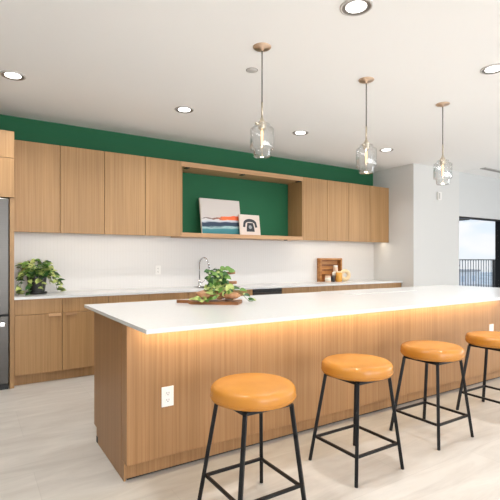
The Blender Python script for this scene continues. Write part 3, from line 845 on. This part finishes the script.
loopc = [L(-.02, -.02, .15), L(-.015, -.03, .215), L(.02, -.03, .245), L(.06, -.03, .245), L(.085, -.03, .23)]
tube(sb, loopc, .004, 6)
for p_ in loopc: leaf(fb, p_, R3, (-.3, -.8, .5), .05, rd.choice((0, 1)))
tr = [L(.08, -.05, .06), L(.12, -.04, .085), L(.17, -.02, .070), L(.20, 0, .03), L(.235, .02, -.008), L(.265, .03, -.010)]
tr = [aclamp(p_) for p_ in tr]; tube(sb, tr, .002, 5)
for p_, m_, a in ((tr[1], 0, .2), (tr[2], 1, -.3), (tr[2], 0, 1.2), (tr[3], 0, -.6), (tr[3], 2, .7), (tr[4], 0, .1), (tr[5], 2, .8)):
    d = R3*math.cos(a) + F3*math.sin(a); leaf(fb, p_ + Vector((0, 0, .012)), d, (-.2, -.5, .9), .055, m_)
tr = [L(-.05, -.06, .05), L(-.10, -.07, .03), L(-.15, -.08, .012), L(-.19, -.06, .004)]; tube(sb, tr, .002, 5)
for p_ in tr: leaf(fb, p_ + Vector((0, 0, .01)), -R3 + F3*rd.uniform(-.5, .5), (-.2, -.5, .9), .045, rd.choice((1, 2)))
obj('foliage', fb, LEAF, t); obj('stems', sb, M['stem'], t)
# glass bowl at left of the centrepiece
gb = ac + R3*(-.10) + F3*.175; gb.z = .915
t = thing('glass_bowl', 'small clear glass bowl behind the left end of the wooden board', 'bowl', tuple(gb))
bm = bmesh.new(); lathe(bm, [(0, 0), (.030, 0), (.045, .02), (.052, .05), (.050, .075), (.047, .075), (.049, .05), (.042, .023), (.028, .004), (0, .004)], 0, 0, 32); obj('bowl', bm, M['glass'], t, world=False)

# ------------------------------------------------------------------ tray and toiletries on the right worktop
zc = .880
t = thing('wooden_tray', 'brown wooden tray standing on edge against the tiles', 'tray', (5.035, 5.36, zc))
bm = bmesh.new(); TW, TH, TD = .245, .385, .085
box(bm, -TW, -TW+.032, 0, TD, 0, TH, bev=.004); box(bm, TW-.032, TW, 0, TD, 0, TH, bev=.004)
box(bm, -TW+.032, TW-.032, 0, TD, 0, .028); box(bm, -TW+.032, TW-.032, 0, TD, TH-.032, TH, bev=.004)
obj('tray_rim', bm, M['tray'], t, world=False)
obj('tray_base', B(-TW+.032, TW-.032, TD-.012, TD-.002, .028, TH-.032), M['board'], t, world=False)
for z in (.12, .20, .28): obj('slat', B(-TW+.033, TW-.06, TD-.03, TD-.0125, z, z+.055, bev=.002), M['tray'], t, world=False)
def jar(name, label, x, y, r_, h_, mat, lidm, labelm=None, lh=.015, neck=0):
    t = thing(name, label, 'bottle' if neck else 'jar', (x, y, zc))
    bm = bmesh.new(); prof = [(0, 0), (r_*.9, 0), (r_, .005), (r_, h_-.008), (r_*.9, h_)]
    if neck: prof += [(r_*.4, h_+neck*.3), (r_*.35, h_+neck), (0, h_+neck)]
    else: prof += [(0, h_)]
    lathe(bm, prof, 0, 0, 28); obj('body', bm, mat, t, world=False)
    top = h_+neck
    bm = bmesh.new(); rl_ = r_*.5 if neck else r_*.96
    lathe(bm, [(0, top+.0003), (rl_, top+.0003), (rl_, top+lh), (0, top+lh)], 0, 0, 24); obj('lid', bm, lidm, t, world=False)
    if labelm:
        bm = bmesh.new(); lathe(bm, [(r_+.0002, h_*.2), (r_+.001, h_*.2), (r_+.001, h_*.75), (r_+.0002, h_*.75)], 0, 0, 28); obj('label_band', bm, labelm, t, world=False)
jar('label_jar', 'short tan jar with pale label and wooden lid in front of the tray', 4.87, 5.27, .046, .095, M['pink'], M['brushed_lid'], M['label'], .02)
jar('small_bottle', 'small black bottle with pale cap between the two jars', 4.965, 5.25, .030, .085, M['blackp'], M['label'], None, .05, neck=.02)
jar('amber_jar', 'glossy amber yellow jar standing right of the black bottle', 5.065, 5.222, .050, .150, M['amber'], M['cream'], None, .02)
jar('pale_bottle', 'tall pale pink bottle standing inside the wooden tray', 5.085, 5.318, .038, .235, M['pink'], M['white_pot'], M['label'], .03)
t = thing('ring_ornament', 'round cream ring shaped ornament leaning at the tray corner', 'ornament', (5.225, 5.245, zc))
bm = bmesh.new(); R1, R2 = .068, .034
for k in range(36):
    pass
rings = []
for k in range(36):
    a = 2*PI*k/36; rings.append([bm.verts.new(((R1+R2*math.cos(b_))*math.cos(a), .9*R2*math.sin(b_), .1015+(R1+R2*math.cos(b_))*math.sin(a))) for b_ in [2*PI*q/14 for q in range(14)]])
for k in range(36):
    A, Bq = rings[k], rings[(k+1) % 36]
    for q in range(14):
        f = bm.faces.new((A[q], A[(q+1) % 14], Bq[(q+1) % 14], Bq[q])); f.smooth = True
obj('ring', bm, M['cream'], t, world=False)
t.rotation_euler = (0, 0, -.35)

# ------------------------------------------------------------------ world, daylight, camera
wd = bpy.data.worlds.new('world'); sc.world = wd; wd.use_nodes = True
nt = wd.node_tree; bg = nt.nodes['Background']
tc = nt.nodes.new('ShaderNodeTexCoord'); sp = nt.nodes.new('ShaderNodeSeparateXYZ'); nt.links.new(tc.outputs['Generated'], sp.inputs[0])
g = ramp(nt, [(.0, (.84, .90, .96)), (.10, (.72, .84, .97)), (.3, (.50, .70, .95))]); nt.links.new(sp.outputs[2], g.inputs[0])
mp = nt.nodes.new('ShaderNodeMapping'); mp.inputs['Scale'].default_value = (9, 9, 26); nt.links.new(tc.outputs['Generated'], mp.inputs[0])
nz = nt.nodes.new('ShaderNodeTexNoise'); nz.inputs['Scale'].default_value = 1; nz.inputs['Detail'].default_value = 5; nt.links.new(mp.outputs[0], nz.inputs['Vector'])
cr = ramp(nt, [(.46, (0, 0, 0)), (.56, (1, 1, 1))]); nt.links.new(nz.outputs['Fac'], cr.inputs[0])
mx = nt.nodes.new('ShaderNodeMix'); mx.data_type = 'RGBA'; nt.links.new(cr.outputs[0], mx.inputs[0]); nt.links.new(g.outputs[0], mx.inputs[6]); mx.inputs[7].default_value = (.93, .94, .97, 1)
nt.links.new(mx.outputs[2], bg.inputs[0]); bg.inputs[1].default_value = 1.9

# daylight entering by the windows behind the camera and on the right (sky light, just outside the panes)
for (a, b), pw in zip(HX, (340, 240, 90)): area('window_daylight', ((a+b)/2, Y0-.3, 1.5), b-a, pw, (.95, .975, 1), rot=(PI/2+.22, 0, 0), size_y=2.0)
for a, b in HY: area('window_daylight', (X1+.35, (a+b)/2, 1.4), 2.2, 130, (.93, .97, 1), rot=(0, PI/2, 0), size_y=b-a)

cam = bpy.data.cameras.new('camera'); co = bpy.data.objects.new('camera', cam); COL.objects.link(co)
co.location = (0, 0, 1.26); co.rotation_euler = (PI/2, 0, -math.radians(32.6))
cam.sensor_width = 36; cam.lens = 435.6/500*36; cam.shift_y = 8.5/500; cam.clip_start = .05; cam.clip_end = 1000
sc.camera = co
vs = sc.view_settings; vs.view_transform = 'Standard'; vs.look = 'None'; vs.gamma = 1; vs.use_curve_mapping = False; vs.exposure = -0.78
sc.cycles.max_bounces = 10; sc.cycles.diffuse_bounces = 6; sc.cycles.transparent_max_bounces = 16
